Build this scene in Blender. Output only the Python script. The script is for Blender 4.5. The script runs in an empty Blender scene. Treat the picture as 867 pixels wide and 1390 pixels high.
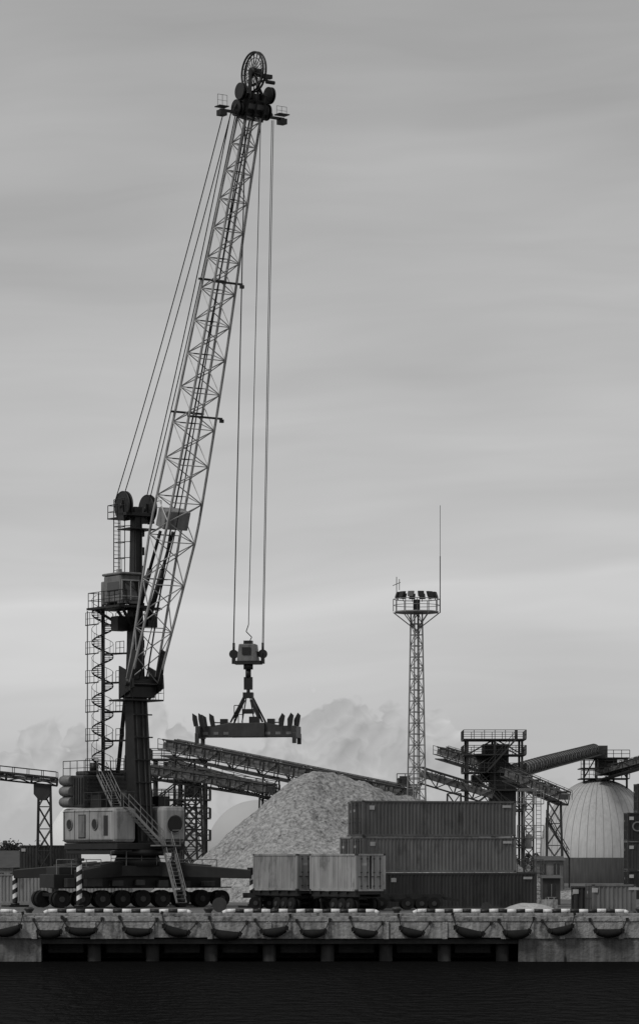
import bpy, math, random
from mathutils import Vector, Matrix, noise
random.seed(7)
V=Vector
scene=bpy.context.scene
FP=4500.0; HC=3.7
def at(u,v,d):
    """survey helper: bearing / elevation readings (1/4500 rad) at range d -> metres"""
    return V(((u-433.5)*d/FP, d-250.0, HC+(1165-v)*d/FP))

# ---------------------------------------------------------------- materials
def N(nt,t,**kw):
    n=nt.nodes.new(t)
    for k,v in kw.items(): setattr(n,k,v)
    return n
def M(nt,op,a,b=None,clamp=False):
    n=nt.nodes.new('ShaderNodeMath'); n.operation=op; n.use_clamp=clamp
    for i,x in enumerate((a,b)):
        if x is None: continue
        if isinstance(x,(int,float)): n.inputs[i].default_value=x
        else: nt.links.new(x,n.inputs[i])
    return n.outputs[0]
MATS={}
def mat(name,base,rough=0.6,var=0.25,scale=1.5,streak=0.0,metal=0.0,bump=0.0,bscale=20,fine=0.0,fscale=12,spec=0.4,grime=0.0,gscale=1.1):
    if name in MATS: return MATS[name]
    m=bpy.data.materials.new(name); m.use_nodes=True; nt=m.node_tree
    b=nt.nodes['Principled BSDF']
    b.inputs['Roughness'].default_value=rough; b.inputs['Metallic'].default_value=metal
    b.inputs['Specular IOR Level'].default_value=spec
    tc=N(nt,'ShaderNodeTexCoord')
    def tex(vec,sc,det=3,rg=.5):
        n=N(nt,'ShaderNodeTexNoise'); n.inputs['Scale'].default_value=sc; n.inputs['Detail'].default_value=det; n.inputs['Roughness'].default_value=rg
        nt.links.new(vec,n.inputs['Vector']); return n.outputs['Fac']
    oi=N(nt,'ShaderNodeObjectInfo')
    va=N(nt,'ShaderNodeVectorMath'); va.operation='ADD'; nt.links.new(tc.outputs['Object'],va.inputs[0])
    cx=N(nt,'ShaderNodeCombineXYZ'); nt.links.new(M(nt,'MULTIPLY',oi.outputs['Random'],37.0),cx.inputs[0]); nt.links.new(M(nt,'MULTIPLY',oi.outputs['Random'],19.0),cx.inputs[1]); nt.links.new(cx.outputs[0],va.inputs[1])
    oc=va.outputs[0]
    f=M(nt,'MULTIPLY',M(nt,'SUBTRACT',tex(oc,scale),0.5),2*var*1.6)
    if streak>0:
        mp=N(nt,'ShaderNodeMapping'); mp.inputs['Scale'].default_value=(3.0,3.0,0.25)
        nt.links.new(oc,mp.inputs['Vector'])
        f=M(nt,'ADD',f,M(nt,'MULTIPLY',M(nt,'SUBTRACT',tex(mp.outputs[0],1.3,3),0.5),streak*3))
    if fine>0:
        f=M(nt,'ADD',f,M(nt,'MULTIPLY',M(nt,'SUBTRACT',tex(oc,fscale,4,.8),0.5),fine*3))
    if grime>0:
        mp=N(nt,'ShaderNodeMapping'); mp.inputs['Scale'].default_value=(1.0,1.0,0.45)
        nt.links.new(oc,mp.inputs['Vector'])
        f=M(nt,'SUBTRACT',f,M(nt,'MULTIPLY',M(nt,'MULTIPLY',M(nt,'SUBTRACT',tex(mp.outputs[0],gscale,5,.7),0.54),9.0,True),grime))
    g=M(nt,'MULTIPLY',M(nt,'MAXIMUM',M(nt,'ADD',f,1.0),0.12),base)
    cb=N(nt,'ShaderNodeCombineColor')
    for i in range(3): nt.links.new(g,cb.inputs[i])
    nt.links.new(cb.outputs[0],b.inputs['Base Color'])
    if bump>0:
        n4=tex(oc,bscale,3)
        bp=N(nt,'ShaderNodeBump'); bp.inputs['Strength'].default_value=bump; bp.inputs['Distance'].default_value=0.2
        nt.links.new(n4,bp.inputs['Height']); nt.links.new(bp.outputs[0],b.inputs['Normal'])
    MATS[name]=m; return m
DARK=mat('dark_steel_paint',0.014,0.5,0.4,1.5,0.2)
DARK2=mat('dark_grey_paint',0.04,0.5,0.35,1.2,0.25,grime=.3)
MIDG=mat('mid_grey_paint',0.16,0.5,0.3,1.0,0.3,grime=.35)
BOOM=mat('boom_paint',0.36,0.45,0.25,1.2,0.2,grime=.35)
LIGHT=mat('light_house_paint',0.3,0.45,0.15,0.9,0.3,grime=.35,gscale=.8)
WHITE=mat('white_paint',0.78,0.5,0.12,2,0.1,grime=.35,gscale=3)
BLACK=mat('black_paint',0.018,0.5,0.3,2)
RUB=mat('rubber',0.013,0.8,0.3,3,spec=.2)
ROPE=mat('steel_rope',0.025,0.6,0.2,2)
GLASS=mat('dark_glass',0.015,0.12,0.1,1,spec=0.8)
MAST=mat('galvanised_steel',0.2,0.5,0.3,1.5,0.15)
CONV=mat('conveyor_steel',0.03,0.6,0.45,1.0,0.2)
CONV2=mat('conveyor_cladding',0.12,0.6,0.3,0.6,0.3,grime=.4)
DOME=mat('dome_concrete',0.45,0.7,0.2,0.12,0.15,fine=0.08,fscale=1.2,grime=.18,gscale=.25)
DOMEW=mat('dome_white_membrane',0.8,0.7,0.06,0.1)
DOMEG=mat('dome_grey_membrane',0.45,0.7,0.1,0.1)
WALLD=mat('dome_ring_wall',0.05,0.8,0.3,0.3,0.4)
GRAV=mat('gravel',0.29,0.95,0.22,0.16,0,bump=1.0,bscale=2.0,fine=1.2,fscale=3.0,spec=0.1,grime=.28,gscale=1.6)
CONC=mat('quay_concrete',0.27,0.9,0.3,0.5,0.55,bump=0.4,bscale=5,fine=0.3,fscale=4,spec=0.2,grime=.5,gscale=.8)
CONCD=mat('shadowed_concrete',0.04,0.8,0.4,0.6,0.4)  # underdeck and piles: shadow below the slab put into the dark base colour
ASPH=mat('quay_paving',0.12,0.9,0.25,0.08,0,fine=0.2,fscale=1.5,spec=0.2)
LEAF=mat('foliage',0.045,0.9,0.5,0.3,spec=0.1)

# ---------------------------------------------------------------- mesh builder
def frame(d):
    d=d.normalized(); a=V((0,0,1)) if abs(d.z)<0.9 else V((1,0,0))
    x=d.cross(a).normalized(); y=d.cross(x).normalized(); return x,y
class MB:
    def __init__(s): s.v=[]; s.f=[]; s.sm=[]
    def cyl(s,p,q,r,r2=None,n=6,caps=True):
        p=V(p);q=V(q); r2=r if r2 is None else r2
        if (q-p).length<1e-6: return s
        x,y=frame(q-p); o=len(s.v)
        for i in range(n):
            a=2*math.pi*i/n; e=x*math.cos(a)+y*math.sin(a); s.v+= [p+e*r,q+e*r2]
        for i in range(n):
            j=(i+1)%n; s.f.append((o+2*i,o+2*j,o+2*j+1,o+2*i+1)); s.sm.append(n>=8)
        if caps:
            s.f.append(tuple(o+2*i for i in range(n))[::-1]); s.f.append(tuple(o+2*i+1 for i in range(n))); s.sm+=[False]*2
        return s
    def box(s,c,ax,ay,az):
        c=V(c);o=len(s.v)
        for i in (-1,1):
            for j in (-1,1):
                for k in (-1,1): s.v.append(c+V(ax)*i+V(ay)*j+V(az)*k)
        for f in ((0,1,3,2),(4,6,7,5),(0,4,5,1),(2,3,7,6),(0,2,6,4),(1,5,7,3)):
            s.f.append(tuple(o+i for i in f)); s.sm.append(False)
        return s
    def abox(s,x0,x1,y0,y1,z0,z1):
        return s.box(((x0+x1)/2,(y0+y1)/2,(z0+z1)/2),((x1-x0)/2,0,0),(0,(y1-y0)/2,0),(0,0,(z1-z0)/2))
    def beam(s,p,q,w,h,w2=None,h2=None,up=V((0,0,1))):
        p=V(p);q=V(q);d=(q-p).normalized(); up=V(up)
        if abs(d.dot(up))>0.98: up=V((0,1,0))
        x=d.cross(up).normalized(); y=x.cross(d).normalized(); w2=w2 or w; h2=h2 or h; o=len(s.v)
        for (pp,ww,hh) in ((p,w,h),(q,w2,h2)):
            for a,b in ((-1,-1),(1,-1),(1,1),(-1,1)): s.v.append(pp+x*a*ww/2+y*b*hh/2)
        for f in ((0,1,2,3),(7,6,5,4),(0,4,5,1),(1,5,6,2),(2,6,7,3),(3,7,4,0)):
            s.f.append(tuple(o+i for i in f)); s.sm.append(False)
        return s
    def line(s,pts,r,n=5):
        for a,b in zip(pts[:-1],pts[1:]): s.cyl(a,b,r,n=n,caps=False)
        return s
    def ring(s,c,ax,R,r,n=24,m=6):
        ax=V(ax).normalized(); x,y=frame(ax); o=len(s.v)
        for i in range(n):
            a=2*math.pi*i/n; e=x*math.cos(a)+y*math.sin(a)
            for k in range(m):
                b=2*math.pi*k/m; s.v.append(V(c)+e*(R+r*math.cos(b))+ax*r*math.sin(b))
        for i in range(n):
            for k in range(m):
                s.f.append((o+i*m+k,o+((i+1)%n)*m+k,o+((i+1)%n)*m+(k+1)%m,o+i*m+(k+1)%m)); s.sm.append(True)
        return s
    def lathe(s,c,prof,n=48):
        o=len(s.v);c=V(c);k=len(prof)
        for i in range(n):
            a=2*math.pi*i/n
            for r,z in prof: s.v.append(c+V((r*math.cos(a),r*math.sin(a),z)))
        for i in range(n):
            j=(i+1)%n
            for t in range(k-1): s.f.append((o+i*k+t,o+j*k+t,o+j*k+t+1,o+i*k+t+1)); s.sm.append(True)
        return s
    def poly(s,pts):
        o=len(s.v); s.v+= [V(p) for p in pts]; s.f.append(tuple(range(o,o+len(pts)))); s.sm.append(False); return s
    def prism(s,pts,ext):
        n=len(pts);o=len(s.v); e=V(ext); s.v+=[V(p) for p in pts]+[V(p)+e for p in pts]
        s.f.append(tuple(range(o,o+n))[::-1]); s.f.append(tuple(range(o+n,o+2*n))); s.sm+=[False]*2
        for i in range(n):
            j=(i+1)%n; s.f.append((o+i,o+j,o+n+j,o+n+i)); s.sm.append(False)
        return s
    def rail(s,pts,h=1.1,r=0.03,sp=1.2,mid=True):
        up=V((0,0,h))
        for a,b in zip(pts[:-1],pts[1:]):
            a=V(a);b=V(b); s.cyl(a+up,b+up,r,n=4,caps=False)
            if mid: s.cyl(a+up*.5,b+up*.5,r*.8,n=4,caps=False)
            k=max(1,int(round((b-a).length/sp)))
            for i in range(k+1): q=a.lerp(b,i/k); s.cyl(q,q+up,r,n=4,caps=False)
        return s
    def lattice(s,st,rc,rb,horiz=True,cross=False,faces=(0,1,2,3)):
        for i in range(len(st)-1):
            A,B=st[i],st[i+1]
            for k in range(4): s.cyl(A[k],B[k],rc,n=6,caps=False)
            for k in faces:
                l=(k+1)%4
                if (i+k)%2==0 or cross: s.cyl(A[k],B[l],rb,n=4,caps=False)
                if (i+k)%2==1 or cross: s.cyl(A[l],B[k],rb,n=4,caps=False)
                if horiz: s.cyl(B[k],B[l],rb,n=4,caps=False)
        return s
    def build(s,name,m,parent=None,bevel=0,loc=None):
        o0=parent.location if parent else (V(loc) if loc is not None else V((0,0,0)))
        me=bpy.data.meshes.new(name); me.from_pydata([tuple(v-o0) for v in s.v],[],s.f); me.update()
        me.polygons.foreach_set('use_smooth',s.sm)
        ob=bpy.data.objects.new(name,me); scene.collection.objects.link(ob); me.materials.append(m)
        if parent: ob.parent=parent
        else: ob.location=o0
        if bevel:
            b=ob.modifiers.new('bevel','BEVEL'); b.width=bevel; b.segments=2; b.limit_method='ANGLE'
        return ob
def empty(name,loc=(0,0,0)):
    e=bpy.data.objects.new(name,None); e.location=loc; scene.collection.objects.link(e); return e

# ================================================================ ground, quay, water
QY=-45.0
g=MB(); g.poly([(-1500,QY+0.6,0),(1500,QY+0.6,0),(1500,4500,0),(-1500,4500,0)]); g.build('ground',ASPH)
w=MB(); w.poly([(-1500,-700,-2.7),(1500,-700,-2.7),(1500,QY+12,-2.7),(-1500,QY+12,-2.7)])
wm=bpy.data.materials.new('harbour_water'); wm.use_nodes=True; nt=wm.node_tree; nt.nodes.clear()
out=N(nt,'ShaderNodeOutputMaterial'); df=N(nt,'ShaderNodeBsdfDiffuse'); df.inputs[0].default_value=(.006,.006,.006,1)
gl=N(nt,'ShaderNodeBsdfGlossy'); gl.inputs['Roughness'].default_value=.12; gl.inputs[0].default_value=(.8,.8,.8,1)
mx=N(nt,'ShaderNodeMixShader'); mx.inputs[0].default_value=.03
tc=N(nt,'ShaderNodeTexCoord'); mp=N(nt,'ShaderNodeMapping'); mp.inputs['Scale'].default_value=(1,0.45,1)
nz=N(nt,'ShaderNodeTexNoise'); nz.inputs['Scale'].default_value=1.1; nz.inputs['Detail'].default_value=3
bp=N(nt,'ShaderNodeBump'); bp.inputs['Strength'].default_value=.9; bp.inputs['Distance'].default_value=.35
L=nt.links.new
L(tc.outputs['Object'],mp.inputs[0]);L(mp.outputs[0],nz.inputs['Vector']);L(nz.outputs['Fac'],bp.inputs['Height'])
L(bp.outputs[0],gl.inputs['Normal']);L(bp.outputs[0],df.inputs['Normal']);L(df.outputs[0],mx.inputs[1]);L(gl.outputs[0],mx.inputs[2]);L(mx.outputs[0],out.inputs[0])
w.build('water',wm)

quay=empty('concrete_quay',(0,QY,0))
q=MB()
x=-90.0
while x<90:
    ln=3.62
    q.abox(x+.012,x+ln-.012,QY,QY+0.62,-1.25+random.uniform(-.05,.05),0.12); x+=ln
q.build('cope_beam',CONC,quay,bevel=.03)
q=MB(); q.abox(-90,90,QY+.1,QY+.55,.118,.3); q.build('kerb',CONC,quay,bevel=.03)
q=MB(); x=-90
while x<90:
    q.abox(x-.16,x+.16,QY-.1,QY+.1,-1.3,-.25); x+=3.62*1
q.build('fascia_ribs',CONC,quay,bevel=.02)
q=MB(); q.abox(-90,90,QY-.06,QY-.003,-.2,.06); q.build('cope_edge',CONC,quay,bevel=.015)
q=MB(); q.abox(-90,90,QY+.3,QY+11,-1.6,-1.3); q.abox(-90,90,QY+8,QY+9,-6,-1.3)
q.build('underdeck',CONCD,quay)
q=MB(); q.abox(12.3,90,QY+.12,QY+.6,-6,-1.2); q.abox(-90,-17.2,QY+.25,QY+.6,-6,-1.2)
q.build('retaining_wall',mat('stained_concrete',.13,.9,.35,.5,.6,bump=.4,bscale=5,grime=.5,gscale=.9),quay)
q=MB(); x=-90
while x<90:
    q.cyl((x,QY+1.2,-6),(x,QY+1.2,-1.2),.42,n=16)
    x+=3.62
x=-88.2
while x<90:
    if -17<x<11: q.abox(x-1.1,x+1.1,QY+1.9,QY+2.6,-2.2,-1.3)
    x+=3.62
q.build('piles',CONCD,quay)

def guard_rail(u0,u1):
    d=205.4; a=at(u0,1240,d).x; b=at(u1,1240,d).x
    e=empty('striped_guard_rail',(a,QY+.35,.3)); z=.44; y=QY+.35
    n=int(round((b-a)/.56)); n+=1-n%2; wv=MB(); bk=MB()
    pz=lambda t: z+.015*math.sin(t*37)
    for i in range(n):
        t0=i/n; t1=(i+1)/n; (wv if i%2==0 else bk).cyl((a+(b-a)*t0,y,pz(t0)),(a+(b-a)*t1,y,pz(t1)),.12,n=12)
    for xx,sg in ((a,-1),(b,1)):
        wv.cyl((xx,y,z),(xx+sg*.25,y,z-.12),.115,n=12); bk.cyl((xx+sg*.25,y,z-.12),(xx+sg*.3,y,z-.4),.115,n=12)
    xx=a+.5
    while xx<b: bk.cyl((xx,y,.1),(xx,y,z),.05,n=8); xx+=2.2
    wv.build('white_segments',WHITE,e); bk.build('black_segments',BLACK,e)
for a,b in ((-140,-8),(2,18),(66,254),(308,508),(566,846),(885,1050)): guard_rail(a,b)

def bollard(u):
    p=at(u,1240,206.2); e=empty('mooring_bollard',(p.x,p.y,0)); m=MB()
    m.lathe((p.x,p.y,0),[(0,0),(.4,0),(.4,.05),(.2,.1),(.18,.35),(.3,.5),(.32,.58),(.2,.66),(0,.68)],20); m.build('casting',DARK2,e)
for u in (283,538,868,40): bollard(u)

# fenders: short rubber rolls hung on chains
fd=MB(); K=12; pts=[]
for i in range(K+1):
    t=-1+2*i/K; pts.append(V((t*.85,-.32,-.95+.14*t*t)))
for i in range(K):
    r1=.3*(.62+.38*math.sin(math.pi*i/K)); r2=.3*(.62+.38*math.sin(math.pi*(i+1)/K)); fd.cyl(pts[i],pts[i+1],r1,r2,n=14,caps=(i in(0,K-1)))
fd.box(pts[0]+V((-.08,0,.05)),V((.12,0,.06)),V((0,.14,0)),V((-.05,0,.13))); fd.box(pts[-1]+V((.08,0,.05)),V((.12,0,-.06)),V((0,.14,0)),V((.05,0,.13)))
fch=MB(); fch.cyl(pts[0],(-1.3,-.08,-.05),.045,n=5); fch.cyl(pts[-1],(1.3,-.08,-.05),.045,n=5)
fch.box((-1.3,-.1,-.02),(.1,0,0),(0,.06,0),(0,0,.1)); fch.box((1.3,-.1,-.02),(.1,0,0),(0,.06,0),(0,0,.1))
me1=me2=None
for i,u in enumerate((8,68,112,188,244,310,370,425,497,562,640,700,757,825,-60,905)):
    p=at(u,1250,205); e=empty('rubber_fender',(p.x,QY,random.uniform(-.1,.08))); e.rotation_euler=(0,random.uniform(-.3,.3),0)
    s=random.uniform(.75,.98); e.scale=(s,1,random.uniform(.9,1.05))
    if me1 is None:
        a=MB();a.v=fd.v;a.f=fd.f;a.sm=fd.sm;oa=a.build('rubber_body',RUB); me1=oa.data; oa.parent=e
        b=MB();b.v=fch.v;b.f=fch.f;b.sm=fch.sm;ob=b.build('chains',DARK,None); me2=ob.data; ob.parent=e
    else:
        for nm,me in (('rubber_body',me1),('chains',me2)):
            o_=bpy.data.objects.new(nm,me); scene.collection.objects.link(o_); o_.parent=e

# ================================================================ harbour crane
O=at(187,1232,250); O.z=0; OX=O.x
F=V((.56,-.83,0)).normalized(); S=V((.83,.56,0)).normalized(); Z=V((0,0,1))
def C(f,s,z): return V((OX,0,0))+F*f+S*s+Z*z
crane=empty('harbour_mobile_crane',(OX,0,0))
ca=math.radians(28); CL=V((math.cos(ca),math.sin(ca),0)); CW=V((math.sin(ca),-math.cos(ca),0)); CO=V((OX-.5,0,0))
def Q(l,w_,z): return CO+CL*l+CW*w_+Z*z
m=MB()
m.box(Q(0,0,2.0),CL*6.9,CW*1.35,Z*.5)
m.box(Q(0,0,2.75),CL*2.6,CW*1.9,Z*.4)
m.box(Q(-5.2,0,2.7),CL*1.2,CW*1.2,Z*.35); m.box(Q(5.2,0,2.65),CL*1.0,CW*1.1,Z*.3)
pads=[]
for l in (-6.9,7.2):
    for w_ in (-6,6):
        m.beam(Q(l*.2,w_*.15,2.9),Q(l,w_,2.5),1.2,1.15,.8,.65,up=Z)
        m.beam(Q(l*.3,w_*.3,3.3),Q(l*.66,w_*.66,3.05),.7,.35,.6,.3)
        pads.append((l,w_))
m.build('chassis',DARK,crane,bevel=.04)
m=MB()
m.cyl(C(0,0,3.1),C(0,0,3.9),1.9,1.6,n=32); m.cyl(C(0,0,3.9),C(0,0,4.35),2.1,n=32); m.cyl(C(0,0,4.35),C(0,0,4.7),1.7,n=32)
m.build('slewing_ring',DARK,crane)
mw=MB(); mk=MB()
for l,w_ in pads:
    p=Q(l,w_,0); n=9 if (l<0 and w_>0) else 7
    for i in range(n):
        z0=.35+i*.35
        b_=(mw if i%2 else mk)
        d_=.12; o=len(b_.v)
        for (zz) in (z0,z0+.35):
            for k in range(12):
                a=2*math.pi*k/12; b_.v.append(p+V((.2*math.cos(a),.2*math.sin(a),zz+d_*math.cos(a))))
        for k in range(12): b_.f.append((o+k,o+(k+1)%12,o+12+(k+1)%12,o+12+k)); b_.sm.append(True)
    mk.cyl(p+Z*.16,p+Z*(.3+n*.35),.17,n=12)
    mk.box(p+Z*.08,CL*.8,CW*.8,Z*.08); mk.cyl(p+Z*.16,p+Z*.3,.34,n=16); mk.box(p+Z*(.45+n*.35),CL*.28,CW*.28,Z*.1)
mw.build('jack_white_bands',WHITE,crane); mk.build('jacks_and_pads',BLACK,crane)
ty=MB(); hub=MB()
for i in range(9):
    l=-6.6+i*1.65
    for w_ in (-2.0,-1.35,1.35,2.0):
        c=Q(l,w_,.66); ty.cyl(c-CW*.2,c+CW*.2,.62,n=24); ty.ring(c,CW,.48,.16,24,8)
        sgn=1 if w_>0 else -1
        hub.cyl(c+CW*sgn*.19,c+CW*sgn*.23,.22,n=16)
    ty.box(Q(l,0,1.0),CL*.14,CW*1.9,Z*.14)
    ty.beam(Q(l-.7,2.0,1.5),Q(l+.7,2.0,1.5),.7,.08)
ty.build('tyres',RUB,crane); hub.build('hubs',DARK2,crane)
m=MB()
for i in range(7):
    l=-5.8+i*1.9; m.box(Q(l,1.75,1.85+random.uniform(-.1,.1)),CL*random.uniform(.3,.7),CW*.3,Z*random.uniform(.2,.35))
m.build('chassis_boxes',DARK2,crane,bevel=.02)
m=MB(); m.rail([Q(-6.6,1.2,2.5),Q(-3,1.2,2.5)]); m.rail([Q(3,1.2,2.5),Q(6.6,1.2,2.5)]); m.rail([Q(-2.5,1.9,3.15),Q(2.5,1.9,3.15)])
m.build('chassis_rails',MAST,crane)

# -- superstructure
def bod(f0,f1,s0,s1,z0,z1): return (C((f0+f1)/2,(s0+s1)/2,(z0+z1)/2),F*(f1-f0)/2,S*(s1-s0)/2,Z*(z1-z0)/2)
m=MB(); m.box(*bod(-6.2,1.6,-3.05,-1.05,4.85,7.5)); m.box(*bod(-6.2,2.0,1.05,3.05,4.85,7.6))
m.build('machine_house_wings',LIGHT,crane,bevel=.3)
m=MB(); m.box(*bod(-6.0,.6,-1.05,1.05,4.6,6.6)); m.box(*bod(-6.05,1.9,-2.9,2.9,4.35,4.84))
m.box(*bod(-5.9,1.3,-2.8,-1.2,4.0,4.34)); m.box(*bod(-5.9,1.6,1.2,2.8,4.1,4.34))
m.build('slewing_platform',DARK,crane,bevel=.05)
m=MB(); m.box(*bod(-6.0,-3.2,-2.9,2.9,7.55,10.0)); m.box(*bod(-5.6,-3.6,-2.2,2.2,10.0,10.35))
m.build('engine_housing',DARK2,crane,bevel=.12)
m=MB()
for i in range(3):
    z=7.98+i*.82; m.cyl(C(-6.1,-2.95,z),C(-6.1,2.9,z),.42,n=20); m.cyl(C(-6.1,-3.0,z),C(-4.6,-3.0,z),.36,n=16)
m.build('counterweight',MIDG,crane)
m=MB()
for i in range(7): z=7.9+i*.3; m.box(*bod(-3.19,-3.12,-2.5,2.5,z,z+.12))
for i in range(4): f=-4.5+i*.36; m.box(*bod(f,f+.16,-2.99,-2.9,7.8,9.8))
m.build('louvres',DARK2,crane)
m=MB(); mk=MB()
def port(c,nrm,r):
    mk.cyl(c+nrm*.0,c+nrm*.06,r,n=28); m.ring(c+nrm*.05,nrm,r*1.12,.045,28,6)
port(C(-4.9,-3.05,6.25),-S,.36); port(C(-1.1,-3.05,6.25),-S,.36)
port(C(2.0,2.05,6.25),F,.62)
mk.box(*bod(-3.6,-2.5,-3.07,-3.0,5.2,7.0)); mk.box(*bod(-5.8,-5.7,-3.08,-3.0,5.1,7.2)); mk.box(*bod(.2,.8,-3.08,-3.0,5.4,6.9))
mk.box(*bod(-6.0,1.4,-3.075,-3.0,5.0,5.07)); mk.box(*bod(1.9,2.03,1.3,2.8,5.05,5.12))
mk.box(*bod(-1.95,-1.91,-3.07,-3.0,5.1,7.3)); mk.box(*bod(-4.2,-4.16,-3.07,-3.0,5.1,7.3)); mk.box(*bod(-6.0,1.4,-3.07,-3.0,7.2,7.24))
mk.build('portholes_and_doors',BLACK,crane); m.build('porthole_rims',MIDG,crane)
m=MB(); m.box(C(-3.05,-3.1,6.1),F*.48,S*.03,Z*.83); m.build('door_panel',MIDG,crane,bevel=.02)
m=MB()
m.rail([C(-2.8,-3,7.55),C(1.6,-3,7.55),C(1.6,-1.2,7.55)]); m.rail([C(-2.8,3,7.6),C(2,3,7.6),C(2,1.2,7.6)])
m.rail([C(-6.2,-2.9,10),C(-3,-2.9,10),C(-3,2.9,10),C(-6.2,2.9,10)])
m.build('deck_rails',DARK2,crane)
m=MB()
m.cyl(C(-4.2,1.5,10.3),C(-4.2,1.5,11.6),.14,n=12); m.cyl(C(-4.8,-1,10.3),C(-4.8,-1,11.0),.3,n=12)
m.box(C(-1.6,-2.2,8.0),F*.8,S*.5,Z*.45); m.box(C(-.5,2.1,8.0),F*.9,S*.5,Z*.4); m.cyl(C(-1.2,-1.0,8.1),C(-1.2,1.0,8.1),.75,n=24)
m.box(C(-1.2,0,7.2),F*1.2,S*1.05,Z*.5)
m.build('winches_and_exhaust',DARK,crane)
def stairs(mb,p,q,side,w_=.8):
    side=V(side).normalized(); n=int((p-q).length/.32)
    for sg in (-1,1):
        mb.beam(p+side*sg*w_/2,q+side*sg*w_/2,.05,.2)
        mb.cyl(p+side*sg*w_/2+Z*1,q+side*sg*w_/2+Z*1,.03,n=5); mb.cyl(p+side*sg*w_/2+Z*.5,q+side*sg*w_/2+Z*.5,.022,n=5)
        for i in range(0,n+1,4): c=p.lerp(q,i/n)+side*sg*w_/2; mb.cyl(c,c+Z*1,.025,n=4)
    for i in range(n+1): c=p.lerp(q,i/n); mb.box(c,side*w_/2,side.cross(Z)*.12,Z*.02)
m=MB()
stairs(m,C(1.7,-2.0,7.5),C(2.6,.5,4.7),F)
stairs(m,C(2.6,1.0,4.7),C(5.0,.8,.4),S)
stairs(m,C(-2.6,-1.6,10.0),C(.6,-2.2,7.6),S)
m.box(C(2.5,.9,4.65),F*.8,S*.9,Z*.05); m.rail([C(3.2,1.8,4.7),C(1.8,1.8,4.7)])
m.build('access_stairs',MAST,crane)

# -- mast
m=MB()
m.beam(C(.55,0,4.5),C(-.35,0,17.2),1.45,1.55,1.25,1.15,up=F)
m.box(C(-.1,0,16.6),F*.85,S*1.1,Z*.8)
m.beam(C(-.35,0,17),C(-.3,0,22.5),1.1,1.05,.85,.8,up=F)
m.beam(C(-.3,0,22.5),C(-.2,0,30.2),.75,.8,.65,.65,up=F)
for sg in (-1,1):
    m.prism([C(-.6,sg*1.3,15.7),C(1.5,sg*1.3,16.5),C(1.4,sg*1.3,17.5),C(-.6,sg*1.3,18.2)],S*.14)
m.box(C(-.2,0,15.6),F*1.2,S*1.7,Z*.06); m.box(C(-.2,0,29.6),F*.7,S*1.3,Z*.12); m.box(C(-.1,0,28.5),F*.9,S*1.2,Z*.04)
m.beam(C(-.6,0,22.3),C(-2.9,0,10.2),.3,.3)
for i in range(6):
    z=6+i*1.7; m.box(C(.35-i*.09+.85,0,z),F*.08,S*.8,Z*.05)
for i in range(8):
    z=18.5+i*1.4; m.box(C(-.35,.5,z),F*.22,S*.2,Z*.3)
m.rail([C(1,-1.7,15.65),C(1,-1.0,15.65)],1.0,.025,.5); m.rail([C(1,1.0,15.65),C(1,1.7,15.65),C(-1.3,1.7,15.65)],1.0,.025,.8)
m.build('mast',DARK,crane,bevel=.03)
m=MB()
for s_ in (-.45,.1,.45): m.line([C(1.42,s_,5),C(.5,s_,15.5)],.05)
for s_ in (-.3,.25): m.line([C(.3,s_,18),C(.18,s_,29.5)],.04)
m.build('mast_conduits',DARK2,crane)
m=MB(); mr=MB()
for s_ in (-1.0,1.1):
    c=C(-.35,s_,30.1+(.15 if s_<0 else 0))
    for off in (-.13,.13): mr.cyl(c+S*(off-.05),c+S*(off+.05),1.05,n=32); mr.ring(c+S*off,S,1.05,.07,32,6)
    m.cyl(c-S*.4,c+S*.4,.2,n=16)
    for o_ in (.22,-.3): m.prism([c+S*o_-F*.4-Z*1.1,c+S*o_+F*.5-Z*1.1,c+S*o_+F*.25+Z*.4,c+S*o_-F*.25+Z*.4],S*.08)
m.rail([C(-.8,-1.6,29.7),C(.8,-1.6,29.7)],1.0); m.rail([C(-.8,1.6,29.7),C(.8,1.6,29.7)],1.0)
m.build('mast_head',DARK,crane); mr.build('mast_sheaves',DARK,crane)
m=MB()
for s_ in (-.9,-.35):
    m.cyl(C(-2.0,s_,22.6),C(-2.0,s_,30),.04,n=5); m.cyl(C(-1.3,s_,22.6),C(-1.3,s_,30),.035,n=5)
for i in range(25):
    z=22.8+i*.3; m.cyl(C(-2.0,-.9,z),C(-2.0,-.35,z),.02,n=4)
    if i%4==0:
        m.cyl(C(-2,-.9,z),C(-1.3,-.9,z),.03,n=4); m.cyl(C(-1.3,-.9,z),C(-.4,-.3,z),.03,n=4); m.cyl(C(-2,-.35,z),C(-1.3,-.35,z),.03,n=4)
m.box(C(-1.5,-.5,29.4),F*.8,S*.8,Z*.04); m.rail([C(-.8,-1.3,29.4),C(-2.2,-1.3,29.4),C(-2.2,.2,29.4)],1.0)
m.build('caged_ladder',DARK,crane)
m=MB(); m.box(C(.2,-1.5,23.9),F*1.25,S*.85,Z*1.0); m.box(C(.2,-1.5,25.0),F*1.4,S*.95,Z*.1); m.box(C(-1.6,-1.2,23.7),F*.5,S*.8,Z*.9)
m.build('cab_shell',MIDG,crane,bevel=.12)
m=MB(); m.box(C(1.3,-1.5,23.75),F*.2,S*.75,Z*.72); m.box(C(.35,-2.3,23.9),F*.85,S*.08,Z*.5); m.box(C(1.2,-1.5,22.85),F*.35,S*.8,Z*.12)
m.build('cab_glazing',GLASS,crane,bevel=.03)
m=MB(); 
for s_ in (-2.25,-1.5,-.78): m.box(C(1.52,s_,23.75),F*.02,S*.035,Z*.72)
m.box(C(1.52,-1.5,24.5),F*.02,S*.78,Z*.05); m.box(C(1.52,-1.5,23.3),F*.02,S*.78,Z*.03)
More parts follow.
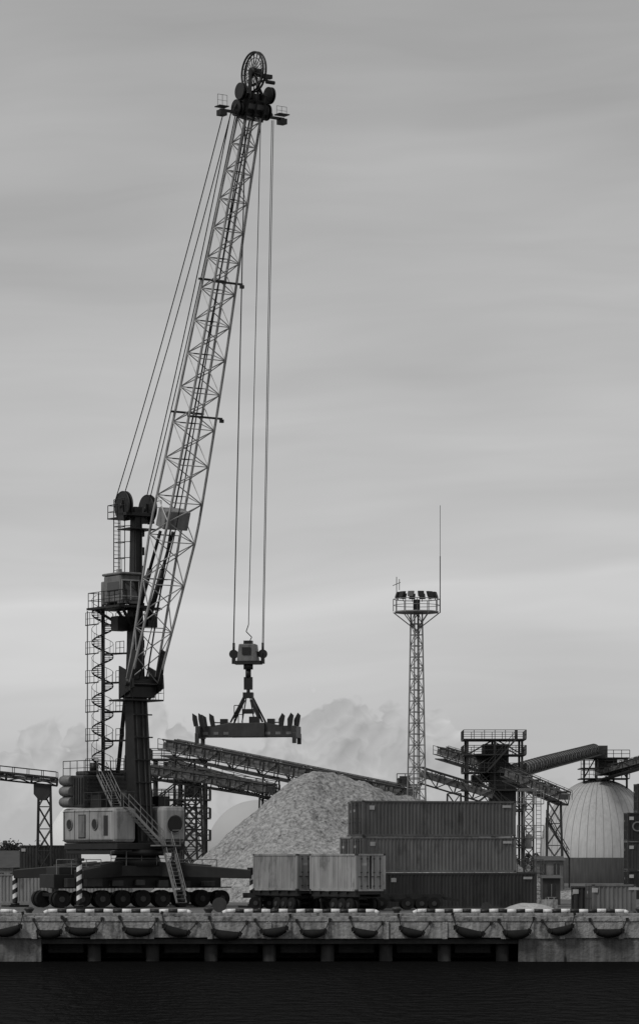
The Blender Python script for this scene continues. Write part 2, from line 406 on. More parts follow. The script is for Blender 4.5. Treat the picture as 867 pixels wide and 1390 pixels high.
m.cyl(C(.2,-1.5,25.1),C(.2,-1.5,26.2),.02,n=4); m.box(C(1.0,-2.2,25.2),F*.15,S*.15,Z*.12)
m.build('cab_frames',BOOM,crane)
m=MB(); m.box(C(-.6,-1.4,22.55),F*2.4,S*1.3,Z*.08); m.box(C(-.4,.2,22.55),F*1.0,S*1.6,Z*.08)
for a,b in (((-2.9,-2.6),(1.8,-2.6)),((-2.9,-2.6),(-2.9,0)),((1.8,-2.6),(1.8,-2.0))): m.rail([C(a[0],a[1],22.6),C(b[0],b[1],22.6)],1.15,.03,.8)
m.beam(C(-.4,0,20.6),C(-2.5,-2.2,22.5),.15,.2); m.beam(C(-.2,0,20.6),C(1.4,-2.2,22.5),.15,.2); m.beam(C(-.4,0,20.6),C(-2.6,-.2,22.5),.15,.2)
m.box(C(-.9,-1.0,21.4),F*.5,S*.5,Z*.55); m.box(C(.6,.8,21.6),F*.3,S*.4,Z*.5)
m.build('cab_platform',DARK,crane)
# spiral stair
sf,ss=-3.0,-1.3
m=MB(); m.cyl(C(sf,ss,9.6),C(sf,ss,23),.1,n=10)
nst=86; prev=None
for i in range(nst):
    a=i*math.radians(24); z=10.2+i*.146; e=V((math.cos(a),math.sin(a),0)); t=V((-math.sin(a),math.cos(a),0)); c=C(sf,ss,z)
    m.box(c+e*.45,e*.38,t*.14,Z*.02)
    o_=c+e*.82
    if prev: 
        m.beam(prev,o_,.025,.12); m.cyl(prev+Z*1.0,o_+Z*1.0,.022,n=4,caps=False)
    if i%2==0: m.cyl(o_,o_+Z*1.0,.016,n=4,caps=False)
    prev=o_
for z in (10.3,12.6,14.8,17,19.2,21.4):
    zz=.55-(z-4.5)*.07
    m.beam(C(sf,ss,z),C(zz,0,z),.1,.14); m.box(C(sf+.9,ss+.5,z),F*.6,S*.5,Z*.03); m.rail([C(sf+.3,ss+1,z),C(sf+1.5,ss+1,z)],.95,.025,.7)
    m.rail([C(sf-1.0,ss-.9,z),C(sf+.9,ss-.9,z)],.95,.022,.6); m.beam(C(sf-1,ss-.9,z),C(sf+.9,ss-.9,z),.08,.08)
m.cyl(C(-1.7,-1.9,9.6),C(-1.7,-1.9,22.5),.05,n=6); m.cyl(C(-2.0,.1,9.6),C(-1.6,.1,22.5),.05,n=6); m.cyl(C(-3.9,-2.1,9.6),C(-3.9,-2.1,22.5),.045,n=6)
m.build('spiral_stair',DARK,crane)

# -- boom
foot=C(.75,0,16.9); tip=C(15.7,0,57.2)
U=(tip-foot).normalized(); BV=S.cross(U).normalized()
if BV.dot(F)<0: BV=-BV
BL=(tip-foot).length
def interp(t,tab):
    for (a,x_),(b,y_) in zip(tab[:-1],tab[1:]):
        if t<=b: k=(t-a)/(b-a); return x_+(y_-x_)*k
    return tab[-1][1]
WT=[(0,2.5),(.06,2.5),(.28,2.7),(.6,2.15),(1,1.25)]; HT=[(0,.5),(.05,.8),(.28,2.3),(.6,1.8),(1,1.05)]
def bpt(t,a=0,b=0,up=0): return foot+U*(BL*t)+S*a+BV*(b+.35*math.sin(math.pi*min(1,t*1.15)))+U*up
ts=[0]; t=0
while t<.985:
    t+= interp(t,[(0,.05),(.3,.034),(1,.021)]); ts.append(min(t,.99))
st=[]
for t in ts:
    w_=interp(t,WT)/2; h=interp(t,HT)/2
    st.append([bpt(t,-w_,-h),bpt(t,w_,-h),bpt(t,w_,h),bpt(t,-w_,h)])
m=MB(); 
m.lattice(st,.11,.045,horiz=False)
for s_ in st[::2]:
    for k in range(4): m.cyl(s_[k],s_[(k+1)%4],.038,n=4,caps=False)
m.build('boom_lattice',BOOM,crane)
m=MB()
cab1=[bpt(t,.35,-interp(t,HT)/2+.12) for t in ts]; m.line(cab1,.06,4)
cab2=[bpt(t,-.45,interp(t,HT)/2-.15) for t in ts]; m.line(cab2,.045,4)
for t in ts[4::2]:
    h=interp(t,HT)/2; w_=interp(t,WT)/2; m.beam(bpt(t,-w_*.5,-h+.1),bpt(t,w_*.6,-h+.1),.22,.05)
for tt in (.48,.71):
    w_=interp(tt,WT)/2; h=interp(tt,HT)/2
    m.beam(bpt(tt,-w_-.35,-h),bpt(tt,w_+.1,-h),.14,.14); m.beam(bpt(tt+.004,-w_-.1,h),bpt(tt+.004,w_+.5,h),.14,.14)
    m.box(bpt(tt,w_+.5,h),S*.14,F*.1,Z*.12)
m.build('boom_walkway_and_cables',DARK,crane)
m=MB(); tb=.297
m.box(bpt(tb,-.1,-.2),S*1.05,BV*.6,U*.7); m.build('boom_winch_box',mat('panel_grey',.22,.5,.2,1,.2,grime=.3),crane,bevel=.05)
m=MB()
for s_ in (-1.25,1.25): m.beam(foot+S*s_-Z*.5,bpt(.06,s_),.2,.9,.16,.5,up=BV)
m.cyl(foot-S*1.6,foot+S*1.6,.28,n=16)
m.build('boom_foot',DARK,crane)
m=MB()
for s_ in (-.55,.55):
    a=C(.45,s_,21.2); b=bpt(.27,s_,-.9); m.cyl(a,a.lerp(b,.6),.2,n=12); m.cyl(a.lerp(b,.6),b,.12,n=10)
m.build('luffing_cylinders',DARK,crane)
T=tip+BV*.2
m=MB()
for s_ in (-.72,.72,0): m.box(T+U*.25+S*s_,S*.07,BV*.5,U*.95)
m.box(T-U*.1,S*.75,BV*.18,U*.2); m.box(T+U*.6,S*.75,BV*.3,U*.1)
m.beam(T+Z*.8-S*.2,T+Z*2.9-S*.15,.3,.4,.2,.25); m.beam(T+Z*.8+S*.55,T+Z*2.9+S*.3,.2,.3,.15,.2)
m.beam(T-S*2.7-Z*.3,T+S*2.7-Z*.3,.22,.18)
m.box(T-S*2.55-Z*.05,S*.4,F*.35,Z*.04); m.box(T-S*2.55-Z*.5,S*.28,F*.28,Z*.2); m.box(T+S*2.55-Z*.5,S*.28,F*.28,Z*.2); m.box(T+S*2.55,S*.45,F*.35,Z*.04)
m.rail([T-S*2.9,T-S*2.1],.8,.02,.4); m.rail([T+S*2.1,T+S*2.95],.6,.02,.4)
m.beam(T-S*1.6-Z*.3,T-S*.5+Z*1.6,.14,.18); m.beam(T+S*1.7-Z*.2,T+S*.5+Z*1.8,.14,.18)
for s_ in (-1.15,1.25):
    for zz,ff in ((.05,-.15),(1.15,.35)):
        c=T+S*s_+Z*zz+F*ff
        for o_ in (-.12,.12): m.cyl(c+S*(o_-.05),c+S*(o_+.05),.6,n=24)
    m.beam(T+S*s_-Z*.5,T+S*s_+F*.3+Z*1.5,.1,.3)
m.box(T+S*1.3+Z*2.6-F*.1,S*.4,F*.18,Z*.14); m.cyl(T+S*1.2+Z*2.2,T+S*1.9+Z*2.2,.14,n=10); m.beam(T+Z*1.8,T+S*1.3+Z*2.4,.12,.16)
m.build('boom_head',DARK,crane,bevel=.02)
m=MB(); wc=T+Z*2.75+S*.15
for off in (-.12,.12): m.ring(wc+S*off,S,1.4,.075,36,6)
m.ring(wc,S,1.0,.03,30,5)
for i in range(18):
    a=2*math.pi*i/18; e=F*math.cos(a)+Z*math.sin(a); m.cyl(wc-S*.1+e*.2,wc-S*.1+e*1.38,.03,n=4); m.cyl(wc+S*.12+e*.2,wc+S*.12+e*1.38,.022,n=4)
m.cyl(wc-S*.3,wc+S*.5,.3,n=16)
m.build('cable_reel',DARK,crane)
def rope(mb,a,b,sag,r,n=14):
    pts=[]
    for i in range(n+1):
        t=i/n; pts.append(a.lerp(b,t)-Z*sag*4*t*(1-t))
    mb.line(pts,r,5)
m=MB()
for (fa,sa,sb,fb) in ((-1.35,-1.2,-1.95,-.5),(-.6,-1.0,-1.55,-.1),(.1,.95,-.9,-.6),(-.9,1.2,-1.2,-.8)):
    rope(m,C(fa,sa,30.6),T+S*sb+F*fb+Z*.2,.7,.04)
m.build('luffing_ropes',ROPE,crane)
HB=at(337,888,237)
m=MB()
HL=V((HB.x-1.05,HB.y,19.0)); HR=V((HB.x+1.05,HB.y,19.0))
top1=T+S*1.75-Z*.5
for dx in (-.04,.04):
    m.line([HR+V((dx,0,0)),V((top1.x+dx*1.5,top1.y,top1.z))],.028,5)
m.line([HL,T-S*.55-Z*.2],.045,5)
m.line([V((HB.x+.02,HB.y,20.4)),T+S*.75],.03,5)
cbl=[V((HB.x+.02,HB.y,20.4)),V((HB.x-.15,HB.y-.1,19.9)),V((HB.x+.25,HB.y-.1,19.5)),V((HB.x+.05,HB.y-.1,19.1))]
m.line(cbl,.035,5)
m.build('hoist_ropes',ROPE,crane)

spr=empty('container_spreader',(HB.x,HB.y,12.2))
bx,by=HB.x,HB.y
sa=math.radians(-8); E1=V((math.cos(sa),math.sin(sa),0)); E2=V((-math.sin(sa),math.cos(sa),0))
def P(a,b,z): return V((bx,by,z))+E1*a+E2*b
m=MB()
m.prism([P(-.75,-.55,17.75),P(.75,-.55,17.75),P(.6,-.55,19.0),P(-.6,-.55,19.0)],E2*1.1)
m.build('rotator_block',MIDG,spr,bevel=.06)
m=MB()
m.box(P(0,0,19.1),E1*.3,E2*.3,Z*.15); m.box(P(-.05,-.6,18.5),E1*.3,E2*.04,Z*.25)
for sg in (-1,1):
    m.beam(P(sg*.65,0,18.3),P(sg*1.05,0,18.2),.35,.35); m.cyl(P(sg*1.05,-.12,18.3),P(sg*1.05,.12,18.3),.32,n=20); m.cyl(P(sg*1.05,0,18.4),P(sg*1.05,0,19.1),.09,n=8)
    m.box(P(sg*1.05,0,17.85),E1*.12,E2*.15,Z*.25)
m.box(P(0,0,17.68),E1*.95,E2*.5,Z*.12)
m.cyl(P(0,0,17.6),P(0,0,17.2),.34,n=16); m.cyl(P(0,0,17.2),P(0,0,16.6),.2,n=12); m.box(P(0,0,16.2),E1*.3,E2*.15,Z*.45)
m.cyl(P(0,0,15.9),P(0,0,15.3),.13,n=10); m.box(P(0,0,15.35),E1*.35,E2*.3,Z*.2)
for a in (-1,1):
    for b in (-1,1): m.cyl(P(a*.2,b*.2,15.4),P(a*1.15,b*.75,13.4),.07,n=8)
    m.cyl(P(a*.12,0,15.3),P(a*.45,0,13.4),.05,n=6)
    m.beam(P(a*.25,-.3,15.0),P(a*.85,-.5,13.7),.12,.2)
m.box(P(0,0,14.2),E1*.4,E2*.3,Z*.16); m.rail([P(-.9,-.7,13.3),P(-.3,-.7,13.3)],1.3,.03,.3); m.box(P(.5,-.3,13.55),E1*.35,E2*.3,Z*.25)
m.build('hook_and_slings',DARK,spr)
m=MB()
for b in (-.45,.45): m.beam(P(-3.4,b,12.75),P(3.4,b,12.75),.28,.8)
m.box(P(0,0,12.85),E1*1.3,E2*.85,Z*.5)
for sg in (-1,1):
    m.prism([P(sg*1.3,-.6,13.35),P(sg*2.6,-.6,13.15),P(sg*2.6,-.6,12.45),P(sg*1.3,-.6,12.45)],E2*1.2)
    m.beam(P(sg*3.45,-1.2,12.7),P(sg*3.45,1.2,12.7),.35,.85)
    for b in (-1.2,1.2): m.box(P(sg*3.5,b,12.25),E1*.14,E2*.12,Z*.38)
m.build('spreader_beams',DARK2,spr,bevel=.03)
m=MB()
for sg in (-1,1):
    for a,b in ((3.15,-1.1),(3.62,-.9),(2.45,-.6),(3.3,1.1)):
        c=P(sg*a,b,13.1); m.prism([c+E1*-.16,c+E1*.16,c+E1*(.16+sg*.12)+Z*.75,c+E1*(-.1+sg*.18)+Z*.95,c+E1*(-.22+sg*.05)+Z*.5],E2*.12)
    m.box(P(sg*1.7,-.3,13.45),E1*.25,E2*.25,Z*.2); m.cyl(P(sg*1.2,-.5,13.35),P(sg*2.6,-.5,13.4),.05,n=6)
m.build('flippers',DARK,spr)
lt=MB()
for i in range(9): lt.box(P(-3.0+i*.75,-.6,12.62),E1*.18,E2*.012,Z*.1)
lt.build('marking_plates',MIDG,spr)

# ================================================================ containers
def shade(name,b): return mat('container_paint_'+name,b,.5,.25,.5,.3,grime=.42,gscale=.9)
PT={'a':shade('a',.1),'b':shade('b',.135),'c':shade('c',.035),'l':shade('l',.25),'l2':shade('l2',.31),'m':shade('m',.14),'d':shade('d',.02),'w':shade('w',.24)}
def container(org,ang,z,Lc,paint,H=2.59,W=2.44,name='shipping_container'):
    A=V((math.cos(ang),math.sin(ang),0)); B=V((-math.sin(ang),math.cos(ang),0)); o=V((org[0],org[1],z))
    e=empty(name,o)
    def G(a,b,c): return o+A*a+B*b+Z*c
    m=MB(); r=.08
    for a in (0,Lc):
        for b in (0,W):
            sa_=r if a==0 else -r; sb=r if b==0 else -r
            m.box(G(a+sa_,b+sb,H/2),A*r,B*r,Z*H/2)
    for b in (0,W):
        sb=.06 if b==0 else -.06
        m.box(G(Lc/2,b+sb,.08),A*(Lc/2-2*r),B*.055,Z*.08); m.box(G(Lc/2,b+sb,H-.07),A*(Lc/2-2*r),B*.055,Z*.06)
    for a in (0,Lc):
        sa_=.06 if a==0 else -.06
        m.box(G(a+sa_,W/2,.08),A*.055,B*(W/2-2*r),Z*.08); m.box(G(a+sa_,W/2,H-.07),A*.055,B*(W/2-2*r),Z*.06)
    def corr(P0,D,nrm,length,dep=.05,per=.28):
        k=int(length/per); per=length/k; pr=[]
        for i in range(k):
            dv=dep*random.uniform(.75,1.25)
            for fr,dd in ((0,0),(.3,0),(.45,dv),(.85,dv)): pr.append((per*(i+fr),dd))
        pr.append((length,0)); ob=len(m.v)
        for t_,dd in pr:
            for zz in (.15,H-.12): m.v.append(P0+D*t_-nrm*dd+Z*zz)
        for i in range(len(pr)-1): m.f.append((ob+2*i,ob+2*i+2,ob+2*i+3,ob+2*i+1)); m.sm.append(False)
    corr(G(.16,.035,0),A,-B,Lc-.32); corr(G(.16,W-.035,0),A,B,Lc-.32); corr(G(Lc-.035,.16,0),B,A,W-.32)
    m.poly([G(0.1,0.1,H-.04),G(Lc-.1,.1,H-.04),G(Lc-.1,W-.1,H-.04),G(.1,W-.1,H-.04)]); m.poly([G(0.1,0.1,.1),G(Lc-.1,.1,.1),G(Lc-.1,W-.1,.1),G(.1,W-.1,.1)])
    for k in (0,1):
        m.box(G(.06,W*.25+.02+k*(W*.5-.04),H/2),A*.03,B*(W*.25-.1),Z*(H/2-.15))
    m.build('shell',PT[paint],e)
    d=MB()
    for b in (.45,.95,W-.95,W-.45):
        d.cyl(G(-.0,b,.15),G(-.0,b,H-.12),.025,n=6); d.box(G(-.01,b+.12,1.0),A*.02,B*.14,Z*.03)
        for zz in (.35,H/2,H-.35): d.box(G(.01,b,zz),A*.02,B*.07,Z*.04)
    for a in (.09,Lc-.09):
        for b in (.09,W-.09):
            for c in (.06,H-.06): d.box(G(a,b,c),A*.095,B*.095,Z*.065)
    d.build('lock_rods_and_castings',DARK2,e)
    p=MB(); p.box(G(.025,W*.72,H*.72),A*.008,B*.22,Z*.09); p.box(G(Lc*.94,-.004,H*.85),A*.35,B*.01,Z*.09); p.box(G(Lc*.06,-.004,H*.8),A*.2,B*.01,Z*.15)
    p.build('markings',mat('container_marking',.4,.5,.2,3),e)
    return e
a22=math.radians(20)
p=at(492,1234,243)
for i,(dx,pt) in enumerate(((1.7,'c'),(0.05,'b'),(0,'a'))):
    container((p.x+dx*math.cos(a22),p.y+dx*math.sin(a22)),a22,.0+i*2.66,12.19,pt,H=2.62)
container((p.x-1.6,p.y+3.1),a22,0,12.19,'c'); container((p.x-.8,p.y+3.2),a22,2.66,12.19,'b')
container((p.x-.2,p.y+3.1),a22,5.32,12.19,'b')
c2=at(483,1207,229)
AL=math.radians(122)
Av=V((math.cos(AL),math.sin(AL),0)); Bv=V((-Av.y,Av.x,0))
def c20(corner,paint):
    o=corner-Bv*2.44
    return container((o.x,o.y),AL,1.42,6.06,paint)
c20(V((c2.x,c2.y,0)),'l2')
c1=V((c2.x,c2.y,0))+Av*7.2+Bv*.35
c20(c1,'l')

def trailer(org,ang,Lt,Wt=2.4,z=1.4,name='terminal_trailer'):
    A=V((math.cos(ang),math.sin(ang),0)); B=V((-math.sin(ang),math.cos(ang),0)); o=V((org[0],org[1],0)); e=empty(name,o)
    def G(a,b,c): return o+A*a+B*b+Z*c
    m=MB()
    for b in (.25,Wt-.25): m.beam(G(0,b,z-.2),G(Lt,b,z-.2),.2,.36)
    for i in range(int(Lt/1.2)+1): m.box(G(.1+i*(Lt-.2)/int(Lt/1.2),Wt/2,z-.12),A*.08,B*Wt/2,Z*.09)
    m.box(G(Lt*.5,Wt/2,z-.45),A*Lt*.35,B*.3,Z*.12)
    m.box(G(Lt-1.2,Wt/2,.75),A*.1,B*Wt*.45,Z*.1)
    m.beam(G(Lt,Wt/2,z-.3),G(Lt+1.2,Wt/2,z-.5),.3,.2)
    m.build('bed_frame',DARK,e)
    t=MB(); h=MB()
    ax=[.9,1.9,2.9] if Lt<8 else [.9,1.9,2.9,Lt*.5,Lt-2.6,Lt-1.6,Lt-.7]
    for a in ax:
        for b in (.15,.5,Wt-.5,Wt-.15):
            t.cyl(G(a,b-.13,.46),G(a,b+.13,.46),.45,n=20)
        for b in (-.0,Wt): h.cyl(G(a,b-.04,.46),G(a,b+.04,.46),.17,n=14)
        t.box(G(a,Wt/2,.5),A*.08,B*Wt/2,Z*.08)
    if Lt<8: 
        for b in (.4,Wt-.4): t.box(G(Lt-1,b,.6),A*.08,B*.08,Z*.6)
    t.build('tyres',RUB,e); h.build('hubs',DARK2,e)
o=V((c2.x,c2.y,0))-Bv*2.42; trailer((o.x-.05,o.y),AL,6.0)
o=c1-Bv*2.42; trailer((o.x,o.y),AL,6.6)
p=at(432,1234,233.5); trailer((p.x,p.y+3),math.radians(4),9.0,z=1.15)
p=at(330,1234,240); trailer((p.x,p.y),math.radians(2),8.6,z=1.2)

p=at(803,1243,222); container((p.x,p.y),math.radians(6),0,3.0,'m',H=1.95,W=2.4,name='steel_skip_container')
p=at(782,1243,224); container((p.x-.1,p.y+.6),math.radians(5),0,1.3,'c',H=1.8,W=1.4,name='steel_skip_container')
e_far=[]
p=at(851,1220,300)
for i,pt in enumerate('dcdd'): e_far.append((container((p.x+(0 if i<3 else .9),p.y),math.radians(3),i*2.62,6.06,pt)))
for i,txt in ((3,'D'),(2,'C')):
    cu=bpy.data.curves.new('letter','FONT'); cu.body=txt; cu.size=1.3; cu.extrude=.01
    to=bpy.data.objects.new('letter',cu); scene.collection.objects.link(to); to.parent=e_far[i]; to.location=(.35 if i==2 else .05,-.03,.9); to.rotation_euler=(math.pi/2,0,0); cu.materials.append(MIDG)
p=at(-30,1228,272); container((p.x,p.y),math.radians(4),0,6.06,'w',H=2.4); p=at(76-104,1228,272)
container((p.x+6.5,p.y+.5),math.radians(3),0,6.06,'w',H=2.4)
p=at(30,1172,330); container((p.x,p.y),math.radians(3),0,6.06,'c'); container((p.x-.2,p.y),math.radians(3),2.6,6.06,'c',H=2.4)
p=at(270,1190,300); container((p.x,p.y+30),math.radians(3),0,6.06,'d')

# ================================================================ gravel pile
def pile(name,ridge,slope,mt,res=.3,amp=.35,rough=.35):
    x0=min(r[0]-r[2]/slope for r in ridge)-1; x1=max(r[0]+r[2]/slope for r in ridge)+1
    y0=min(r[1]-r[2]/slope for r in ridge)-1; y1=max(r[1]+r[2]/slope for r in ridge)+1
    nx=int((x1-x0)/res); ny=int((y1-y0)/res); m=MB()
    for j in range(ny+1):
        for i in range(nx+1):
            X=x0+(x1-x0)*i/nx; Y=y0+(y1-y0)*j/ny
            h=-1
            for a,b in zip(ridge[:-1],ridge[1:]):
                ab=V((b[0]-a[0],b[1]-a[1])); t=max(0,min(1,((X-a[0])*ab.x+(Y-a[1])*ab.y)/max(ab.length_squared,1e-6)))
                hh=a[2]+(b[2]-a[2])*t; dd=math.hypot(X-a[0]-ab.x*t,Y-a[1]-ab.y*t); dd=math.sqrt(dd*dd+1.6)-1.0
                h=max(h,hh-dd*slope)
            n_=noise.fractal(V((X*.16,Y*.16,1)),1,2,3)*amp*2+noise.fractal(V((X*.9,Y*.9,5)),.8,2,4)*amp*rough
            h=h+n_*min(1,max(0,h/2+.5)); m.v.append(V((X,Y,max(h,-.15))))
    for j in range(ny):
        for i in range(nx):
            a=j*(nx+1)+i; m.f.append((a,a+1,a+nx+2,a+nx+1)); m.sm.append(True)
    m.build(name,mt,loc=(ridge[0][0],ridge[0][1],0))
D=292
def rp(u,v,d=D): q_=at(u,v,d); return (q_.x,q_.y,q_.z)
pile('gravel_pile',[rp(428,1048),rp(452,1052),rp(475,1062),rp(520,1072,296),rp(580,1090,300)],.80,GRAV,res=.22,amp=.4,rough=.6)
pile('gravel_pile',[rp(715,1222,236),rp(723,1223,236)],.6,mat('light_aggregate',.4,.9,.2,1,fine=.5,fscale=5,grime=.3),res=.12,amp=.15)
pile('gravel_pile',[rp(760,1208,300),rp(790,1206,300)],.6,GRAV,res=.2,amp=.1)

# ================================================================ storage domes
def dome(u,vtop,halfw,d,mt,vb=1165,ribs=0,wall=True):
    c=at(u,1165,d); R_=halfw*d/FP; zt=at(u,vtop,d).z; zb=at(u,vb,d).z
    e=empty('storage_dome',(c.x,c.y,0)); m=MB(); pr=[]
    for i in range(25):
        a=math.pi/2*i/24; pr.append((R_*math.cos(a)**.92 if i<24 else 0.0,zb+(zt-zb)*math.sin(a)))
    m.lathe((c.x,c.y,0),pr,96); m.build('dome_shell',mt,e)
    m=MB(); m.lathe((c.x,c.y,0),[(R_*1.015,-.1),(R_*1.015,zb),(R_*.99,zb+.15)],96); m.build('ring_wall',WALLD if wall else mt,e)
    if ribs:
        m=MB()
        for k in range(ribs):
            a=2*math.pi*k/ribs; pts=[V((c.x,c.y,0))+V((math.cos(a)*(r-.0),math.sin(a)*(r-.0),z)) for r,z in pr]
            m.line(pts[:-1],.05,4)
        m.build('seams',mat('dome_seam',.3,.7,.2,.3),e)
dome(812,1058,80,500,DOME,ribs=44)
dome(168,1062,108,420,DOMEW,vb=1172,wall=False)
dome(352,1086,74,440,DOMEG,vb=1165,wall=False)

# ================================================================ conveyors
def gallery(a,b,w_=1.6,h=1.7,name='conveyor_gallery',mt=CONV,belt=True,rails=True,panel=2.2,supports=()):
    a=V(a);b=V(b); e=empty(name,a); d=(b-a); n=max(2,int(d.length/panel)); dn=d.normalized()
    sd=dn.cross(Z).normalized(); up=sd.cross(dn).normalized(); st=[]
    for i in range(n+1):
        c=a.lerp(b,i/n); st.append([c-sd*w_/2-up*h/2,c+sd*w_/2-up*h/2,c+sd*w_/2+up*h/2,c-sd*w_/2+up*h/2])
    m=MB(); m.lattice(st,.09,.06)
    m.beam(a-up*h*.5,b-up*h*.5,w_,.12,up=up)
    if rails:
        for sg in (-1,1): m.rail([a+sd*sg*(w_/2+.5)-up*h*.1,b+sd*sg*(w_/2+.5)-up*h*.1],1.1,.035,1.5)
        m.beam(a+sd*(w_/2+.25)-up*h*.12,b+sd*(w_/2+.25)-up*h*.12,.6,.06,up=up)
    m.build('truss',mt,e)
    if belt:
        m=MB(); m.beam(a+up*h*.12,b+up*h*.12,w_*.85,h*.42,up=up)
        for i in range(n*2):
            c=a.lerp(b,(i+.5)/(n*2)); m.beam(c-sd*w_*.5+up*h*.3,c+sd*w_*.5+up*h*.3,.15,.5,up=up)
        m.build('belt_and_covers',CONV2,e)
    m=MB()
    for t,wt in supports:
        c=a.lerp(b,t); c=c-up*h*.5; H=c.z; k=max(3,int(H/2.2)); st=[]
        sx=V((1,0,0)); sy=V((0,1,0))
        for i in range(k+1):
            z=H*i/k; q_=1+.35*(1-i/k)
            st.append([V((c.x,c.y,z))+sx*wt/2*i_*q_+sy*wt/2*j_*q_ for i_,j_ in ((-1,-1),(1,-1),(1,1),(-1,1))])
        m.lattice(st,.09,.045,cross=True)
    if supports: m.build('trestles',mt,e)
    return e
gallery(at(228,1015,345),at(556,1082,318),supports=((.08,2.0),(.45,1.6),(.8,1.6)))
gallery(at(232,1040,352),at(372,1078,345),w_=1.4,h=1.2,supports=((.2,2.2),))
gallery(at(198,1047,340),at(368,1074,330),h=1.3,supports=((.4,1.8),(.97,1.4)))
gallery(at(-60,1047,330),at(78,1062,330),h=.7,w_=1.2,supports=((.88,1.15),(.1,1.15)))
gallery(at(570,1052,400),at(668,1082,400),h=1.9,supports=((.5,1.6),))
gallery(at(598,1022,430),at(690,1050,420),h=1.6)
gallery(at(690,1052,400),at(765,1084,392),h=1.6,supports=((.85,1.5),))
gallery(at(812,1052,497),at(905,1026,490),w_=2,h=1.6)

def tower(u0,u1,vt,d,floors,name,depth=5,colr=.14):
    a=at(u0,vt,d); b=at(u1,vt,d); H=a.z; e=empty(name,((a.x+b.x)/2,a.y,0)); m=MB()
    xs=[a.x,(a.x+b.x)/2,b.x]; ys=[a.y,a.y+depth]
    for X in xs:
        for Y in ys: m.beam((X,Y,0),(X,Y,H),colr*2,colr*2)
    zs=[at(0,f_,d).z for f_ in floors]
    for z in zs:
        m.abox(xs[0]-.5,xs[2]+.5,ys[0]-.5,ys[1]+.5,z-.12,z+.02)
        m.rail([(xs[0]-.5,ys[0]-.5,z),(xs[2]+.5,ys[0]-.5,z),(xs[2]+.5,ys[1]+.5,z),(xs[0]-.5,ys[1]+.5,z),(xs[0]-.5,ys[0]-.5,z)],1.1,.04,1.3)
    zz=[0]+sorted(zs)
    for z0,z1 in zip(zz[:-1],zz[1:]):
        for Y in ys:
            m.cyl((xs[0],Y,z0),(xs[1],Y,z1),.08,n=5); m.cyl((xs[1],Y,z1),(xs[2],Y,z0),.08,n=5)
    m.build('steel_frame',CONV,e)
    return e
e=tower(634,708,1003,410,(1150,1100,1072,1048,1024,1003),'transfer_tower',6)
m=MB(); a=at(655,1010,413); b=at(690,1046,413); m.abox(a.x,b.x,a.y,a.y+3,b.z,a.z); 
a=at(648,1012,413); m.cyl((a.x+1,a.y+1,a.z-4.5),(a.x+1,a.y+1,a.z-1),.5,1.3,n=16)
a=at(664,1050,411); b=at(700,1085,411); m.abox(a.x,b.x,a.y,a.y+3.5,b.z-2,a.z)
a=at(640,1052,411); b=at(655,1068,411); m.abox(a.x,b.x,a.y,a.y+3,b.z,a.z); m.cyl(at(700,1004,412),at(700,986+18,412)+Z*1.2,.2,n=10)
m.build('hoppers_and_drives',DARK2,e)
m=MB(); stairs(m,at(700,1003,409.2),at(660,1048,409.2),V((0,1,0))); stairs(m,at(640,1048,409.2),at(690,1100,409.2),V((0,1,0))); m.build('tower_stairs',CONV,e)
e=tower(210,278,1030,362,(1140,1110,1085,1058,1030),'transfer_tower',5)
m=MB(); a=at(222,1034,364); b=at(252,1056,364); m.abox(a.x,b.x,a.y,a.y+3,b.z,a.z)
a=at(250,1062,364); b=at(272,1082,364); m.abox(a.x,b.x,a.y,a.y+3,b.z,a.z); m.build('drive_house',DARK2,e)
# drive cabin slung under the end of the left conveyor
a=at(46,1064,329.3); b=at(68,1086,329.3); e=empty('conveyor_drive_cabin',((a.x+b.x)/2,a.y+.8,b.z)); m=MB()
m.abox(a.x,b.x,a.y,a.y+1.8,b.z+.6,a.z); m.prism([(a.x,a.y,b.z+.6),(b.x,a.y,b.z+.6),(b.x-.5,a.y,b.z),(a.x+.5,a.y,b.z)],(0,1.8,0)); m.build('housing',CONV,e)
e=empty('dome_head_house',at(820,1058,500)); m=MB()
for u in (792,808,832,850):
    for dy in (0,5):
        a=at(u,1070,498+dy); b=at(u,1028,498+dy); m.beam(a,b,.3,.3)
for v_ in (1056,1042,1028):
    a=at(788,v_,497); b=at(854,v_,497); m.abox(a.x,b.x,a.y,a.y+7,a.z-.15,a.z); m.rail([a,b],1.1,.05,1.3)
a=at(792,1056,498); b=at(808,1028,498); m.cyl(a,b,.1,n=5); m.cyl(at(832,1056,498),at(850,1028,498),.1,n=5); m.cyl(at(850,1056,498),at(832,1028,498),.1,n=5)
m.build('frame',CONV,e)
m=MB(); a=at(797,1012,498); b=at(824,1030,498); m.abox(a.x,b.x,a.y,a.y+4,b.z,a.z); a=at(812,1030,498); b=at(838,1052,498); m.abox(a.x,b.x,a.y+1,a.y+4,b.z,a.z); m.build('head_box',DARK2,e)
def tube_gallery(pts,r):
    e=empty('tube_conveyor',pts[0]); m=MB(); k=MB()
    for a,b in zip(pts[:-1],pts[1:]):
        m.cyl(a,b,r,n=20); n=int((b-a).length/2.2)
        for i in range(n+1): c=a.lerp(b,i/n); k.ring(c,(b-a),r+.02,.09,20,5)
        sd=(b-a).cross(Z).normalized(); k.rail([a-Z*r*.6+sd*(r+.5),b-Z*r*.6+sd*(r+.5)],1.1,.04,1.5); k.beam(a-Z*r*.8+sd*(r+.2),b-Z*r*.8+sd*(r+.2),.6,.1)
    m.build('tube',mat('tube_cladding',.17,.5,.25,.4,.2,grime=.3),e); k.build('ribs',CONV,e)
tube_gallery([at(682,1051,412),at(735,1036,440),at(805,1018,497)],.85)
